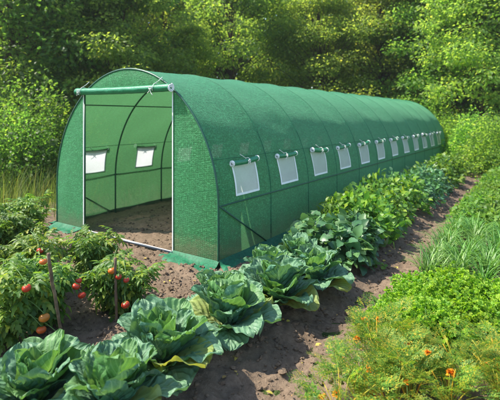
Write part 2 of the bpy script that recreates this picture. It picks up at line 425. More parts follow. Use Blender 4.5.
NP = len(prof); d = np.gradient(prof, axis=0); nrm2 = np.stack([d[:, 1], -d[:, 0]], -1); nrm2 /= np.linalg.norm(nrm2, axis=1)[:, None]
arcl = np.concatenate([[0], np.cumsum(np.linalg.norm(np.diff(prof, axis=0), axis=1))])
def cover_off(s, y, z):
    """how far the mesh hangs in between two hoops (negative = inward), plus folds"""
    fr = (y / BAY) % 1.0; sag = np.sin(np.pi * fr) ** .8
    top = np.clip((z - .6) / 1.2, 0, 1)
    o = -sag * (.009 + .013 * top)
    o += .012 * sag * vnoise(s * 3.1 + y * .8, y * 2.3, 11) + .010 * sag * vnoise(s * 1.2, y * 7.0 + s * 2, 12)
    o += .006 * sag * np.sin(s * 9 + y * 2 + 4 * vnoise(s, y, 13))
    return o
def cover_pt(i, y, extra=0):
    o = cover_off(arcl[i], y, prof[i][1]) + extra
    return np.array([prof[i][0] + nrm2[i][0] * o, y, prof[i][1] + nrm2[i][1] * o])
ys = list(np.arange(0, LEN + .01, BAY / 10))
for c_ in wy: ys += [c_ - HW, c_ + HW]
for c_ in wyl: ys += [c_ - HWL, c_ + HWL]
EDG = [c_ + s_ * HW for c_ in wy for s_ in (-1, 1)] + [c_ + s_ * HWL for c_ in wyl for s_ in (-1, 1)]
ys = np.array(sorted(set(np.round(ys, 4))))
keep = [0]
for i in range(1, len(ys)):
    e_ = any(abs(ys[i] - q_) < 1e-3 for q_ in EDG)
    if e_ or ys[i] - ys[keep[-1]] > .012: keep.append(i)
ys = ys[keep]; NY = len(ys)
S_, Y_ = np.meshgrid(arcl, ys); PX = np.broadcast_to(prof[:, 0], S_.shape); PZ = np.broadcast_to(prof[:, 1], S_.shape)
off = cover_off(S_, Y_, PZ)
CV = np.stack([PX + nrm2[:, 0] * off, Y_, PZ + nrm2[:, 1] * off], -1)
CF = grid_faces(NP, NY)
fi, fj = CF[:, 0] % NP, CF[:, 0] // NP
yc = (ys[fj] + ys[fj + 1]) / 2
inw = np.where(fi < NP // 2, np.min(np.abs(yc[:, None] - np.array(wy)[None]), 1) < HW, np.min(np.abs(yc[:, None] - np.array(wyl)[None]), 1) < HWL)
zc = (prof[fi, 1] + prof[fi + 1, 1]) / 2
hole = inw & (zc > z0w) & (zc < z1w)
gh = tag(empty('tunnel_greenhouse', (0, 0, 0)), 'long green mesh tunnel greenhouse with rolled up door and small white windows', 'greenhouse')
obj('mesh_cover', mesh('mesh_cover', CV.reshape(-1, 3), CF[~hole], M['mesh'], np.stack([Y_, S_], -1).reshape(-1, 2)), gh)

# hoops
hp = np.stack([prof[:, 0], np.zeros(NP), prof[:, 1]], -1)
for k in range(NB + 1):
    mb = MB(); p = hp.copy(); p[:, 1] = k * BAY
    c0 = np.array([W / 2, k * BAY, .8]); p = p + np.stack([nrm2[:, 0], np.zeros(NP), nrm2[:, 1]], -1) * (-.0125)
    p[0, 2] = p[-1, 2] = -.1
    add_tube(mb, p, .0125, 8); mb.build('hoop', M['hoop'], gh)
    if k not in (0,):                                     # pale stitched seam over every hoop
        mb = MB(); q = p[1:-1] + np.stack([nrm2[:, 0], np.zeros(NP), nrm2[:, 1]], -1)[1:-1] * .0135
        add_tube(mb, q, .0042, 6); mb.build('seam', M['seam'], gh)
# long rails along the hoops (wobble with nothing: they are steel)
def surf(z, side, extra=0):
    x = arch_x(z) + extra
    return W / 2 + side * float(x)
for side in (-1, 1):
    for z in (.62, 1.72):
        mb = MB(); x = surf(z, side, .004 if z < 1 else -.066)
        add_tube(mb, [(x, y, z) for y in np.linspace(0, LEN, 14)], .0085, 8); mb.build('rail', M['hoop'], gh)
    # seam of the cover just above the windows
    i = 12 if side > 0 else NP - 13
    mb = MB(); yy = np.linspace(0, LEN, 120)
    add_tube(mb, [cover_pt(i, y, .002) for y in yy], .0035, 5); mb.build('seam', M['seam'], gh)
    # corner braces
    for ya, yb in ((0, BAY), (LEN, LEN - BAY)):
        mb = MB(); add_tube(mb, [(surf(.62, side, .003), ya, .62), (surf(.0, side, .003), yb, -.02)], .0095, 8); mb.build('brace', M['hoop'], gh)
mb = MB(); add_tube(mb, [(W / 2, y, HT - .018) for y in np.linspace(0, LEN, 14)], .0125, 8); mb.build('ridge_rail', M['hoop'], gh)

# front gable: left panel, right panel, top panel; d0..d1 is the doorway
D0, D1, DT = .656, 2.33, 1.86
def flat_panel(xa, xb, zlo, name, y=0., mat=None, nx=14, nz=24):
    xs_ = np.linspace(xa, xb, nx); Vv = []; Uu = []
    for j in range(nz + 1):
        for x in xs_:
            zt = float(arch_z(np.clip(x, 0, W))); zt = max(zt, zlo + .001); z = zlo + (zt - zlo) * j / nz
            e = math.sin(math.pi * (x - xa) / (xb - xa)) * math.sin(math.pi * j / nz)
            b = .012 * e + .012 * e * float(vnoise(np.array([x * 5.]), np.array([z * 3.]), 21)[0])
            Vv.append((x, y - b if y < 1 else y + b, z)); Uu.append((x, z))
    return obj(name, mesh(name, Vv, grid_faces(nx, nz + 1), mat or M['mesh_front'], Uu), gh)
flat_panel(0, D0, 0, 'front_panel'); flat_panel(D1, W, 0, 'front_panel')
za = W / 2 - float(arch_x(DT)); flat_panel(za, W - za, DT, 'top_panel', nx=26, nz=10)
flat_panel(0.0, W, 0, 'end_panel', y=LEN, mat=M['mesh'], nx=40)
# white edges of the doorway, threshold bar
for x, zt in ((D0, float(arch_z(D0))), (D1, DT)):
    mb = MB(); add_box(mb, (x - .006, -.011, .0), (x + .006, -.005, zt)); mb.build('door_edge_strip', M['white'], gh, False)
    mb = MB(); add_tube(mb, [(x, .012, -.05), (x, .012, zt)], .012, 8); mb.build('door_post', M['hoop'], gh)
thr = MB(); add_tube(thr, [(D0 - .02, -.02, .022), (1.4, -.022, .027), (D1 + .02, -.02, .022)], .016, 10)
thr = thr.build('threshold_bar', M['bar'], gh)
mb = MB(); add_box(mb, (D0, -.030, .040), (D1, -.022, .045)); mb.build('white_strip', M['white'], thr, False)

def spiral(cx, cz, y, r0, r1, turns, plane='xz'):
    a = np.linspace(0, turns * 2 * np.pi, int(26 * turns)); r = np.linspace(r0, r1, len(a))
    if plane == 'xz': return np.stack([cx + r * np.cos(a), np.full(len(a), y), cz + r * np.sin(a)], -1)
    return np.stack([np.full(len(a), y), cx + r * np.cos(a), cz + r * np.sin(a)], -1)
def roll_mesh(p0, p1, r, seed, n=22, k=30):
    """rolled cloth: lumpy cylinder with a lapped edge"""
    mb = MB(); p0 = np.array(p0, float); p1 = np.array(p1, float); ax = (p1 - p0) / np.linalg.norm(p1 - p0)
    up = np.array([0, 0, 1.]); sd_ = np.cross(ax, up); Vv = []
    for j in range(k):
        f = j / (k - 1); c_ = p0 + (p1 - p0) * f + np.array([0, 0, -.010 * math.sin(math.pi * f)])
        for i in range(n):
            th = i * 2 * np.pi / n
            rr = r * (1 + .10 * float(vnoise(np.array([i * .7 + seed]), np.array([j * .35]), 31)[0]) + (.10 * (1 - i / n)))
            Vv.append(c_ + rr * (math.cos(th) * sd_ + math.sin(th) * up))
    mb.add(Vv, grid_faces(n, k, True))
    for e, c_ in ((0, p0), (k - 1, p1)):
        b = mb.n; mb.add(np.array([c_]), np.zeros((0, 4), int)) if False else None
    return mb
def tie(mb, c, nx, r, drop, seed):
    """cord looped round a roll with two hanging ends; c centre, nx outward unit (xy)"""
    rr = random.Random(seed); c = np.array(c, float); nx = np.array(nx, float); ax = np.array([-nx[1], nx[0], 0.])
    loop = [c + (r + .004) * (math.cos(a) * nx + math.sin(a) * np.array([0, 0, 1.])) + ax * .05 * math.sin(a * .5 + 1) * .5 for a in np.linspace(-.6, 3.4, 16)]
    add_tube(mb, loop, .0042, 6)
    f = c + nx * (r + .010)
    for s_ in (-1, 1):
        dr = drop * rr.uniform(.6, 1.1)
        pts = [f + nx * .006 + ax * s_ * (.004 + .028 * q + .012 * math.sin(q * 5 + seed)) + np.array([0, 0, -dr * q + .01]) for q in np.linspace(0, 1, 9)]
        add_tube(mb, pts, .0038, 6)
    add_tube(mb, [f + ax * .02 * math.cos(a) + nx * .012 * abs(math.sin(a)) + np.array([0, 0, .016 * math.sin(a)]) for a in np.linspace(0, 6.28, 12)], .0045, 6)

# rolled door
rl = roll_mesh((.60, -.070, 1.893), (2.36, -.070, 1.882), .042, 3, k=60).build('rolled_door', M['roll'], gh)
for (xe, ze, s_) in ((.60, 1.893, -1), (2.36, 1.882, 1)):
    mb = MB(); add_tube(mb, spiral(-.070, ze, xe + .003 * s_, .012, .048, 2.2, 'yz'), .0075, 6); mb.build('roll_end', M['white'] if s_ > 0 else M['roll'], rl)
    mb = MB(); add_tube(mb, [(xe - .012 * s_, -.070, ze), (xe - .001 * s_, -.070, ze)], [.046, .044], 20); mb.build('roll_core', M['roll'], rl)
for x, z, dr in ((.72, 1.893, .09), (2.10, 1.884, .10)):
    mb = MB(); tie(mb, (x, -.070, z), (0, -1, 0), .050, dr, int(x * 10)); 
    add_tube(mb, [(x + .02, -.10, z + .045), (x + .05, -.05, z + .085), (x + .07, -.012, z + .13)], .004, 6)
    mb.build('tie_cord', M['cord'], rl)

# windows
iw0, iw1 = 6, 11
def make_window(c_, side, seed):
    HW = .232 if side > 0 else HWL
    idx = list(range(iw0, iw1 + 1)) if side > 0 else [NP - 1 - i for i in range(iw0, iw1 + 1)]
    yy = np.linspace(c_ - HW, c_ + HW, 9); Vv = []; Uu = []
    for y in yy:
        for i in idx:
            belly = .006 * math.sin(math.pi * (y - c_ + HW) / (2 * HW))
            Vv.append(cover_pt(i, y, .003 - belly)); Uu.append((y, arcl[i]))
    wn = obj('window', mesh('window', Vv, grid_faces(len(idx), 9), M['screen'], Uu), gh)
    mb = MB(); bw = .021
    def strip(pa, pb):            # band of binding between two polylines
        k = len(pa); V = np.concatenate([pa, pb]); i = np.arange(k - 1)
        mb.add(V, np.stack([i, i + 1, i + 1 + k, i + k], -1))
    for y0_, y1_ in ((c_ - HW - .004, c_ - HW + bw), (c_ + HW - bw, c_ + HW + .004)):
        strip(np.array([cover_pt(i, y0_, .007) for i in idx]), np.array([cover_pt(i, y1_, .007) for i in idx]))
    a = np.array([cover_pt(idx[0], y, .0075) for y in yy]); dz = cover_pt(idx[1], c_, 0) - cover_pt(idx[0], c_, 0); dz /= np.linalg.norm(dz)
    strip(a - dz * .004, a + dz * bw)
    mb.build('window_binding', M['white'], wn, False)
    # rolled flap above the opening, sits proud of the cover
    top = cover_pt(idx[-1], c_); sd = side; rr = .026 + .007 * random.random()
    cx, cz = top[0] + sd * (rr + .006), top[2] + .02; tl = random.uniform(-.017, .017)
    ya, yb = c_ - HW - .02, c_ + HW + .02
    r_ = roll_mesh((cx, ya, cz + tl), (cx, yb, cz - tl), rr, seed, 16, 14).build('rolled_flap', M['roll'], wn)
    # sub-parts may go no deeper, so ends and cord belong to the window too
    for ye, s_, zz in ((ya, -1, cz + tl), (yb, 1, cz - tl)):
        mb = MB()
        add_tube(mb, spiral(cx, zz, ye + .002 * s_, .009, rr * 1.02, 1.7), .0058, 6)
        ring = np.array([(cx + (rr + .002) * math.cos(a), ye - .006 * s_, zz + (rr + .002) * math.sin(a)) for a in np.linspace(0, 6.2832, 20)])
        add_tube(mb, ring, .0065, 6)
        mb.build('roll_end_binding', M['white'], wn)
    mb = MB(); y_t = c_ + random.uniform(-.07, .08)
    tie(mb, (cx, y_t, cz), (sd, 0, 0), rr, random.uniform(.05, .11), seed)
    add_tube(mb, [(cx + sd * .01, y_t - .02, cz + rr), (cx - sd * .015, y_t - .06, cz + rr + .03), (cx - sd * rr, y_t - .09, cz + rr + .05)], .004, 6)
    mb.build('tie_cord', M['cord'], wn)
for k, c_ in enumerate(wy):
    make_window(c_, 1, k + 1); make_window(wyl[k], -1, k + 40)

# ground flaps
def flap(pts_in, pts_out, name='ground_flap', n=26, seed=0):
    a = np.array(pts_in, float); b = np.array(pts_out, float); Vv = []; m_ = 6
    f = np.linspace(0, 1, n)
    A = np.stack([np.interp(f, np.linspace(0, 1, len(a)), a[:, k]) for k in range(3)], -1)
    B = np.stack([np.interp(f, np.linspace(0, 1, len(b)), b[:, k]) for k in range(3)], -1)
    for j in range(m_):
        P = A + (B - A) * j / (m_ - 1)
        gr = soil_h(P[:, 0], P[:, 1]) + (.010 if j < m_ - 1 else -.012) + .010 * vnoise(P[:, 0] * 9 + seed, P[:, 1] * 9, 41)
        t_ = min(1, j / 2.0); P = P.copy(); P[:, 2] = P[:, 2] * (1 - t_) + gr * t_
        P[:, 0] += .015 * vnoise(P[:, 0] * 6, P[:, 1] * 6 + seed, 43) * (j > 2); P[:, 1] += .02 * vnoise(P[:, 0] * 5 + 9, P[:, 1] * 5 + seed, 44) * (j > 2)
        Vv.append(P)
    mb = MB(); V = np.concatenate(Vv); uv = V[:, :2].copy()
    mb.add(V, grid_faces(n, m_), uv)
    mb.build(name, M['flap'], gh)
flap([(D1 + .01, -.006, .05), (W, -.006, .05)], [(2.24, -.18, 0), (3.04, -.24, 0)], seed=1)
flap([(0, -.006, .05), (D0 - .01, -.006, .05)], [(-.03, -.25, 0), (.56, -.24, 0)], seed=2)
flap([(W + .003, -.01, .06), (W + .003, LEN, .06)], [(W + .16, -.10, 0), (W + .19, LEN, 0)], n=300, seed=3)
flap([(-.003, LEN, .06), (-.003, -.01, .06)], [(-.19, LEN, 0), (-.16, -.1, 0)], n=200, seed=4)

# ------------------------------------------------------------------ cabbages
def cabbage_leaf(L, Wd, e0, bend, az, root, rs, cup=.25, ruf=.03, nu=25, nv=30, seed=0):
    r = np.random.default_rng(seed)
    u = np.linspace(-1, 1, nu); v = np.linspace(0, 1, nv)
    prof_w = .10 + .90 * np.sin(np.pi * np.clip((v - .06) / .94, 0, 1) ** .85) ** .62
    prof_w[v < .08] = .10
    prof_w[-1] = .16; prof_w = prof_w * Wd / 2
    ang = e0 - bend * v ** 1.5
    ds = L / (nv - 1); cr = np.cumsum(np.cos(ang)) * ds; cz = np.cumsum(np.sin(ang)) * ds
    U, Vg = np.meshgrid(u, v)
    w = prof_w[:, None] * (1 + .07 * np.sin(Vg * 13 + r.uniform(0, 6)) * np.abs(U) ** 2)
    lat = w * U * (1 - .10 * np.abs(U))
    hgt = cup * w * U ** 2 + ruf * L * 4 * np.abs(U) ** 2.5 * Vg ** .6 * (np.sin(Vg * 15 + r.uniform(0, 6) + U * 2) * .5 + .35 * np.sin(Vg * 31 + r.uniform(0, 6)))
    hgt += ruf * L * 1.6 * (Vg ** 6) * np.sin(U * 7 + r.uniform(0, 6))
    ph = (Vg * 7.5 - 3.0 * np.abs(U) ** .8); hgt += .007 * L / .3 * np.abs(np.sin(np.pi * ph)) * (np.abs(U) > .08) * (1 - np.abs(U) ** 4)
    hgt += .02 * vnoise(U * 2.2 + r.uniform(0, 50), Vg * 3 + r.uniform(0, 50), 5)
    hgt += .022 * L / .3 * vnoise(U * 5 + r.uniform(0, 50), Vg * 9 + r.uniform(0, 50), 6) * (.3 + .7 * np.abs(U))
    tw = r.uniform(-.35, .35); hgt += tw * lat * Vg
    T = np.stack([np.cos(ang), np.sin(ang)], -1); Nn = np.stack([-np.sin(ang), np.cos(ang)], -1)
    rad = cr[:, None] + Nn[:, 0:1] * hgt; z = cz[:, None] + Nn[:, 1:2] * hgt
    lean = r.uniform(-.18, .18) * Vg * L
    ca, sa = math.cos(az), math.sin(az); lat = lat + lean
    X = (root + rad) * ca - lat * sa; Yy = (root + rad) * sa + lat * ca
    z = np.maximum(z + rs, .006 + .004 * np.abs(np.sin(9 * X + 7 * Yy)))
    P = np.stack([X, Yy, z], -1).reshape(-1, 3)
    return P, grid_faces(nu, nv), np.stack([(U + 1) / 2, Vg], -1).reshape(-1, 2)
def make_cabbage(seed, size=1.0, yellow=2):
    r = random.Random(seed); root = empty('cabbage', (0, 0, 0)); az = r.uniform(0, 6.28)
    n_out, n_mid, n_in = 9, 12, 8
    mb = MB(); add_tube(mb, [(0, 0, -.04), (0, 0, .03), (0, 0, .07)], [.03, .03, .022], 10); mb.build('stalk', M['stem'], root)
    for k in range(n_out):
        az += 2.399; L = r.uniform(.30, .37) * size
        P = cabbage_leaf(L, L * r.uniform(.88, 1.02), R(r.uniform(26, 46)), R(r.uniform(35, 66)), az, .02, .03, .22, .016, seed=seed * 100 + k)
        obj('outer_leaf', mesh('outer_leaf', *P[:2], M['cab_y'] if k < yellow else M['cab'], P[2]), root)
    for k in range(n_mid):
        az += 2.399; L = r.uniform(.28, .345) * size
        P = cabbage_leaf(L, L * r.uniform(.82, .98), R(r.uniform(50, 74)), R(r.uniform(5, 50)), az, .015, .05, .38, .013, seed=seed * 100 + 20 + k)
        obj('middle_leaf', mesh('middle_leaf', *P[:2], M['cab'] if k < 7 else M['cab_in'], P[2]), root)
    for k in range(n_in):
        az += 2.399; f = k / n_in; L = (.25 - .08 * f) * size
        P = cabbage_leaf(L, L * .85, R(72 + 10 * f), R(-5 - 30 * f), az, .03 - .02 * f, .08, .6, .012, 13, 14, seed=seed * 100 + 40 + k)
        obj('heart_leaf', mesh('heart_leaf', *P[:2], M['cab_in'], P[2]), root)
    return root
cabs = [
    (3.60, -2.28, 1.0, 1, 'blue-green cabbage at the bottom left end of the row, nearest the leaning stake'),
    (4.03, -2.12, .95, 3, 'cabbage with a big yellowing leaf at the bottom edge beside the path'),
    (3.92, -1.68, 1.08, 1, 'open cabbage with bright upright heart leaves, right of the short upright stake'),
    (3.98, -1.13, 1.05, 2, 'cabbage with broad drooping leaves, halfway along the cabbage row'),
    (3.70, -.84, .84, 1, 'smaller cabbage on the greenhouse side, in front of the green ground flap corner'),
    (4.04, -.54, 1.08, 2, 'cabbage on the path side level with the greenhouse corner, a yellow leaf under it'),
    (3.78, -.26, .95, 1, 'cabbage nearest the front corner post of the greenhouse'),
    (4.10, -.02, 1.0, 1, 'large-leaved cabbage by the path, just past the greenhouse corner'),
    (3.80, .24, .90, 0, 'farthest cabbage, beside the side wall under the first window'),
]
CG = 'cabbages in the row beside the path'
for k, (x, y, s_, yl, lab) in enumerate(cabs):
    c_ = make_cabbage(k + 3, s_, yl); c_.location = (x, y, gz(x, y) - .01); tag(c_, lab, 'cabbage', CG)

# ------------------------------------------------------------------ leafy templates
def t_ovate(nw=3, nl=5, fold=.25, droop=.25, wid=.62):
    v = np.linspace(0, 1, nl); u = np.linspace(-1, 1, nw); w = np.sin(np.pi * v ** .75) ** .8 * wid / 2 + .01
    U, Vg = np.meshgrid(u, v); w = w[:, None]
    return np.stack([U * w, Vg, fold * np.abs(U) * w * 2 * .5 - droop * Vg ** 2], -1).reshape(-1, 3), grid_faces(nw, nl), np.stack([(U + 1) / 2, Vg], -1).reshape(-1, 2)
def t_jag(T, nw, amp=.28):
    V = T[0].copy(); n_ = len(V) // nw
    for j in range(n_):
        for i in (0, nw - 1): V[j * nw + i, 0] *= (1 + amp if j % 2 else 1 - amp)
    return V, T[1], T[2]
T_OV = t_ovate(); T_BR = t_jag(t_ovate(5, 9, .22, .35, .8), 5, .10)
T_DI = (np.array([(0, 0, 0), (-.33, .45, .09), (0, 1, -.1), (.33, .45, .09)]), np.array([(0, 3, 2, 1)]), np.zeros((4, 2)))
def t_join(parts):
    V = []; F = []; U = []; n = 0
    for v, f, u in parts: V.append(v); F.append(f + n); U.append(u); n += len(v)
    return np.concatenate(V), np.concatenate(F), np.concatenate(U)
def place_t(T, pos, ang, sc, tilt=0):
    V = T[0] * sc; c_, s_ = math.cos(ang), math.sin(ang)
    return np.stack([V[:, 0] * c_ - V[:, 1] * s_ + pos[0], V[:, 0] * s_ + V[:, 1] * c_ + pos[1], V[:, 2] + pos[2] + tilt * np.hypot(V[:, 0], V[:, 1])], -1), T[1], T[2]
# tomato leaf: pairs of drooping leaflets on a rib
T_TOM = t_join([place_t(t_jag(t_ovate(3, 7, .5, .45, .46), 3), (0, y, -.25 * y * y), s_ * a, sc, -.1) for y, s_, a, sc in
                [(.28, 1, 1.15, .30), (.28, -1, 1.15, .28), (.42, 1, 1.3, .14), (.50, 1, 1.0, .38), (.50, -1, 1.0, .36), (.62, -1, 1.3, .14), (.72, 1, .8, .34), (.72, -1, .8, .34), (.80, 1, 0, .42)]] +
               [(np.array([(-.012, 0, 0), (.012, 0, 0), (.006, .85, -.18), (-.006, .85, -.18)]), np.array([(0, 1, 2, 3)]), np.zeros((4, 2)))])
# carrot frond: twice-divided, narrow leaflets
def t_frond():
    parts = [(np.array([(-.010, 0, 0), (.010, 0, 0), (.004, 1, -.22), (-.004, 1, -.22)]), np.array([(0, 1, 2, 3)]), np.zeros((4, 2)))]
    r = random.Random(5)
    nd = np.array([(0, 0, 0), (-.20, .5, .03), (0, 1, -.05), (.20, .5, .03)])
    for k in range(6):
        y = .34 + .115 * k; ln = .38 * (1 - .115 * k) * (1 if k > 0 else .8)
        for s_ in (-1, 1):
            a = s_ * (1.05 - .05 * k); bx, by = -math.sin(a), math.cos(a)
            for q in range(4):
                f = .26 + .24 * q
                for s2 in (-1, 1):
                    aa = a + s2 * .7 + r.uniform(-.15, .15)
                    parts.append(place_t((nd, np.array([(0, 3, 2, 1)]), np.zeros((4, 2))), (bx * ln * f, y + by * ln * f, -.22 * y * y + r.uniform(-.03, .03)), aa, ln * (.42 - .045 * q)))
    return t_join(parts)
T_FR = t_frond()
# parsley sprig: three curled, toothed lobes
T_PA = t_join([place_t(t_ovate(3, 3, .9, .15, .9), (0, .45, 0), a, s_, .12) for a, s_ in ((0, .5), (.95, .42), (-.95, .42), (1.9, .28), (-1.9, .28))])

def unit(v): return v / (np.linalg.norm(v, axis=-1, keepdims=True) + 1e-9)
def bush_data(seed, T, mat, N, rx, ry, h, ls, lump=.3, up=.5, low=.12, shell=.55, stems=10, stemmat='stem', srad=.006, name='foliage'):
    """leaves on the shell and inside of a lumpy dome, each turned outward and drooping"""
    r = np.random.default_rng(seed)
    a = r.uniform(0, 2 * np.pi, N); ct = r.uniform(low, 1, N); st = np.sqrt(1 - ct ** 2)
    D = np.stack([st * np.cos(a), st * np.sin(a), ct], -1)
    lob = 1 + lump * (vnoise(a * 1.6 + seed, ct * 3, seed) + .7 * vnoise(a * 4 + seed, ct * 6, seed + 1))
    rad = (shell + (1 - shell) * r.random(N) ** .6) * lob
    P = D * rad[:, None] * [rx, ry, h]; P[:, 2] = np.maximum(P[:, 2], .02)
    out = unit(D * [1, 1, .35] + r.normal(0, .45, (N, 3)))
    nr = unit(D * [.6, .6, .4] + [0, 0, up] + r.normal(0, .35, (N, 3)))
    sc = ls * r.uniform(.6, 1.25, N)
    V, F, U = scatter(*T, P, out, nr, sc)
    fol = mesh(name, V, F, mat, U)
    st_ = None
    if stems:
        mb = MB()
        for k in range(stems):
            p = P[r.integers(0, N)] * .85; b = np.array([r.uniform(-.04, .04), r.uniform(-.04, .04), -.03])
            mid = (b + p) / 2 * [.75, .75, 1.15]
            add_tube(mb, [b, mid, p], [srad, srad * .8, srad * .5], 5)
        st_ = mb.data('stems', M[stemmat])
    return fol, st_
def bush_proto(kindname, *a, **k):
    return (kindname, *bush_data(*a, **k))
def put(proto, x, y, rz, s, label, cat, group=None, z=None):
    nm, fol, st_ = proto
    e = empty(nm, (x, y, gz(x, y) if z is None else z), rz, 1)
    e.scale = s if isinstance(s, tuple) else (s, s, s)
    obj('foliage', fol, e)
    if st_: obj('stems', st_, e)
    return tag(e, label, cat, group)

# row of leafy plants along the tunnel, behind the cabbages
broad = [bush_proto('broad_leaved_plant', 200 + i, T_BR, M['broad'], 330, .34, .34, .40, .12, .35, .5, .05, .5, 14) for i in range(2)]
bean = [bush_proto('bean_plant', 210 + i, T_OV, M['bean'], 620, .36, .36, .46, .085, .4, .45, .03, .5, 16) for i in range(3)]
blue = [bush_proto('potato_plant', 220 + i, T_OV, M['broad'], 640, .38, .38, .44, .075, .4, .5, .03, .5, 16) for i in range(2)]
rowp = [(3.80, .66, 'w'), (4.10, .80, 'w'), (3.66, 1.12, 'w'), (3.98, 1.28, 'w'), (3.72, 1.66, 'n'), (4.05, 1.80, 'n'), (3.70, 2.22, 'n'), (4.02, 2.40, 'n'),
        (3.66, 2.85, 'n'), (4.00, 3.02, 'n'), (3.72, 3.55, 'n'), (4.02, 3.75, 'n'), (3.70, 4.25, 'b'), (4.00, 4.50, 'b'), (3.66, 5.0, 'b'), (3.98, 5.25, 'b'),
        (3.72, 5.8, 'b'), (3.98, 6.1, 'b'), (3.66, 6.7, 'n'), (4.0, 7.0, 'n'), (3.7, 7.6, 'n'), (3.95, 8.0, 'n'), (3.7, 8.7, 'b'), (3.95, 9.2, 'n'),
        (3.7, 9.8, 'n'), (3.9, 10.5, 'n'), (3.7, 11.2, 'n'), (3.9, 12.0, 'n'), (3.8, 12.9, 'n')]
ORD = ['first', 'second', 'third', 'fourth', 'fifth', 'sixth', 'seventh', 'eighth', 'ninth', 'tenth', 'eleventh', 'twelfth', 'thirteenth', 'fourteenth',
       'fifteenth', 'sixteenth', 'seventeenth', 'eighteenth', 'nineteenth', 'twentieth', 'twenty-first', 'twenty-second', 'twenty-third', 'twenty-fourth', 'twenty-fifth', 'twenty-sixth']
cnt = {}
for k, (x, y, kd) in enumerate(rowp):
    y *= .955
    pr = {'w': broad, 'n': bean, 'b': blue}[kd]; side = 'on the greenhouse side' if x < 3.85 else 'on the path side'
    key = (kd, x < 3.85); cnt[key] = cnt.get(key, 0) + 1; o_ = ORD[cnt[key] - 1]
    desc = {'w': ('low plant with large bluish leaves', 'leafy vegetable', 'broad-leaved plants behind the cabbages'),
            'n': ('bushy yellow-green bean plant', 'bean plant', 'bean plants along the greenhouse wall'),
            'b': ('bluish-green potato bush', 'potato plant', 'potato bushes along the greenhouse wall')}[kd]
    s_ = random.uniform(.92, 1.12) * (1.08 if kd != 'w' else 1)
    put(random.choice(pr), x - (.03 if kd == 'w' else .10), y, random.uniform(0, 6.28), (s_ * .9, s_ * .95, s_ * random.uniform(.9, 1.1)), f'{desc[0]}, {o_} from the front {side}', desc[1], desc[2])

# ------------------------------------------------------------------ tomatoes and stakes
def make_tomato_plant(seed, h, rx, lab, loc, fruits):
    h *= .96; rx *= 1.0
    r = np.random.default_rng(seed); e = empty('tomato_plant', loc)
    N = 400; mb = MB(); pts = []; dirs = []
    for s_ in range(6):
        a = r.uniform(0, 6.28); tip = np.array([math.cos(a) * rx * r.uniform(.2, .75), math.sin(a) * rx * r.uniform(.2, .75), h * r.uniform(.75, 1)])
        ctrl = np.array([tip[0] * .35, tip[1] * .35, tip[2] * .6]); q = np.linspace(0, 1, 8)[:, None]
        path = (1 - q) ** 2 * np.array([0, 0, -.03]) + 2 * q * (1 - q) * ctrl + q * q * tip
        add_tube(mb, path, np.linspace(.009, .003, 8), 6)
        for _ in range(N // 6):
            f = r.uniform(.15, 1) ** .8; i = f * 7; p = path[int(i)] * (1 - i % 1) + path[min(7, int(i) + 1)] * (i % 1)
            pts.append(p + r.normal(0, .02, 3)); aa = r.uniform(0, 6.28); dirs.append((math.cos(aa), math.sin(aa), r.uniform(-1.0, .7)))
    pts = np.array(pts); pts[:, 2] = np.maximum(pts[:, 2], .05); dirs = unit(np.array(dirs))
    V, F, U = scatter(*T_TOM, pts, dirs, unit(np.array([0, 0, 1.]) + r.normal(0, .35, (len(pts), 3))), r.uniform(.10, .18, len(pts)))
    V[:, 2] = np.maximum(V[:, 2], .01)
    obj('foliage', mesh('foliage', V, F, M['tomleaf'], U), e)
    for (fx, fy, fz, fr) in fruits:                       # fruit stalks back to the plant
        a = np.array([fx + .07 - loc[0], fy - .055 - loc[1], fz - loc[2] + fr * .6]); b = a * [.45, .45, 1] + [0, 0, .10]; md = (a + b) / 2 + [0, 0, .035]
        q = np.linspace(0, 1, 8)[:, None]; add_tube(mb, (1 - q) ** 2 * b + 2 * q * (1 - q) * md + q * q * a, .0028, 5)
    mb.build('stems', M['stem'], e)
    for (fx, fy, fz, fr) in fruits:
        f_ = obj('tomato', tom_me, e, (fx + .07 - loc[0], fy - .055 - loc[1], fz - loc[2])); fr *= .82; f_.scale = (fr * r.uniform(.95, 1.1), fr, fr * r.uniform(.88, 1.0)); f_.rotation_euler = (r.uniform(-.3, .3), r.uniform(-.3, .3), r.uniform(0, 6))
        obj('calyx', cal_me, f_)
    return tag(e, lab, 'tomato plant', 'tomato plants in front of the greenhouse')
nu, nv = 24, 14; th = np.linspace(0, np.pi, nv); Vv = []
for t_ in th:
    for k in range(nu):
        a = k * 2 * np.pi / nu; rr = math.sin(t_) * (1 + .035 * math.cos(a * 5) * max(0, math.cos(t_)))
        Vv.append((rr * math.cos(a), rr * math.sin(a), .84 * math.cos(t_) - .16 * math.exp(-(t_ / .35) ** 2)))
tom_me = mesh('tomato', Vv, grid_faces(nu, nv, True)[:, ::-1], M['tomato'])
cv = []; cf = []
for k in range(5):
    a = k * 2 * np.pi / 5; b = len(cv)
    for q, w_ in ((0, .10), (.35, .13), (.7, .02)):
        for s_ in (-1, 1): cv.append((math.cos(a) * q - s_ * w_ * math.sin(a), math.sin(a) * q + s_ * w_ * math.cos(a), .71 + .10 * q + (.05 if q > .5 else 0)))
    cf += [(b, b + 2, b + 3, b + 1), (b + 2, b + 4, b + 5, b + 3)]
cal_me = mesh('calyx', cv, np.array(cf), M['stem'])
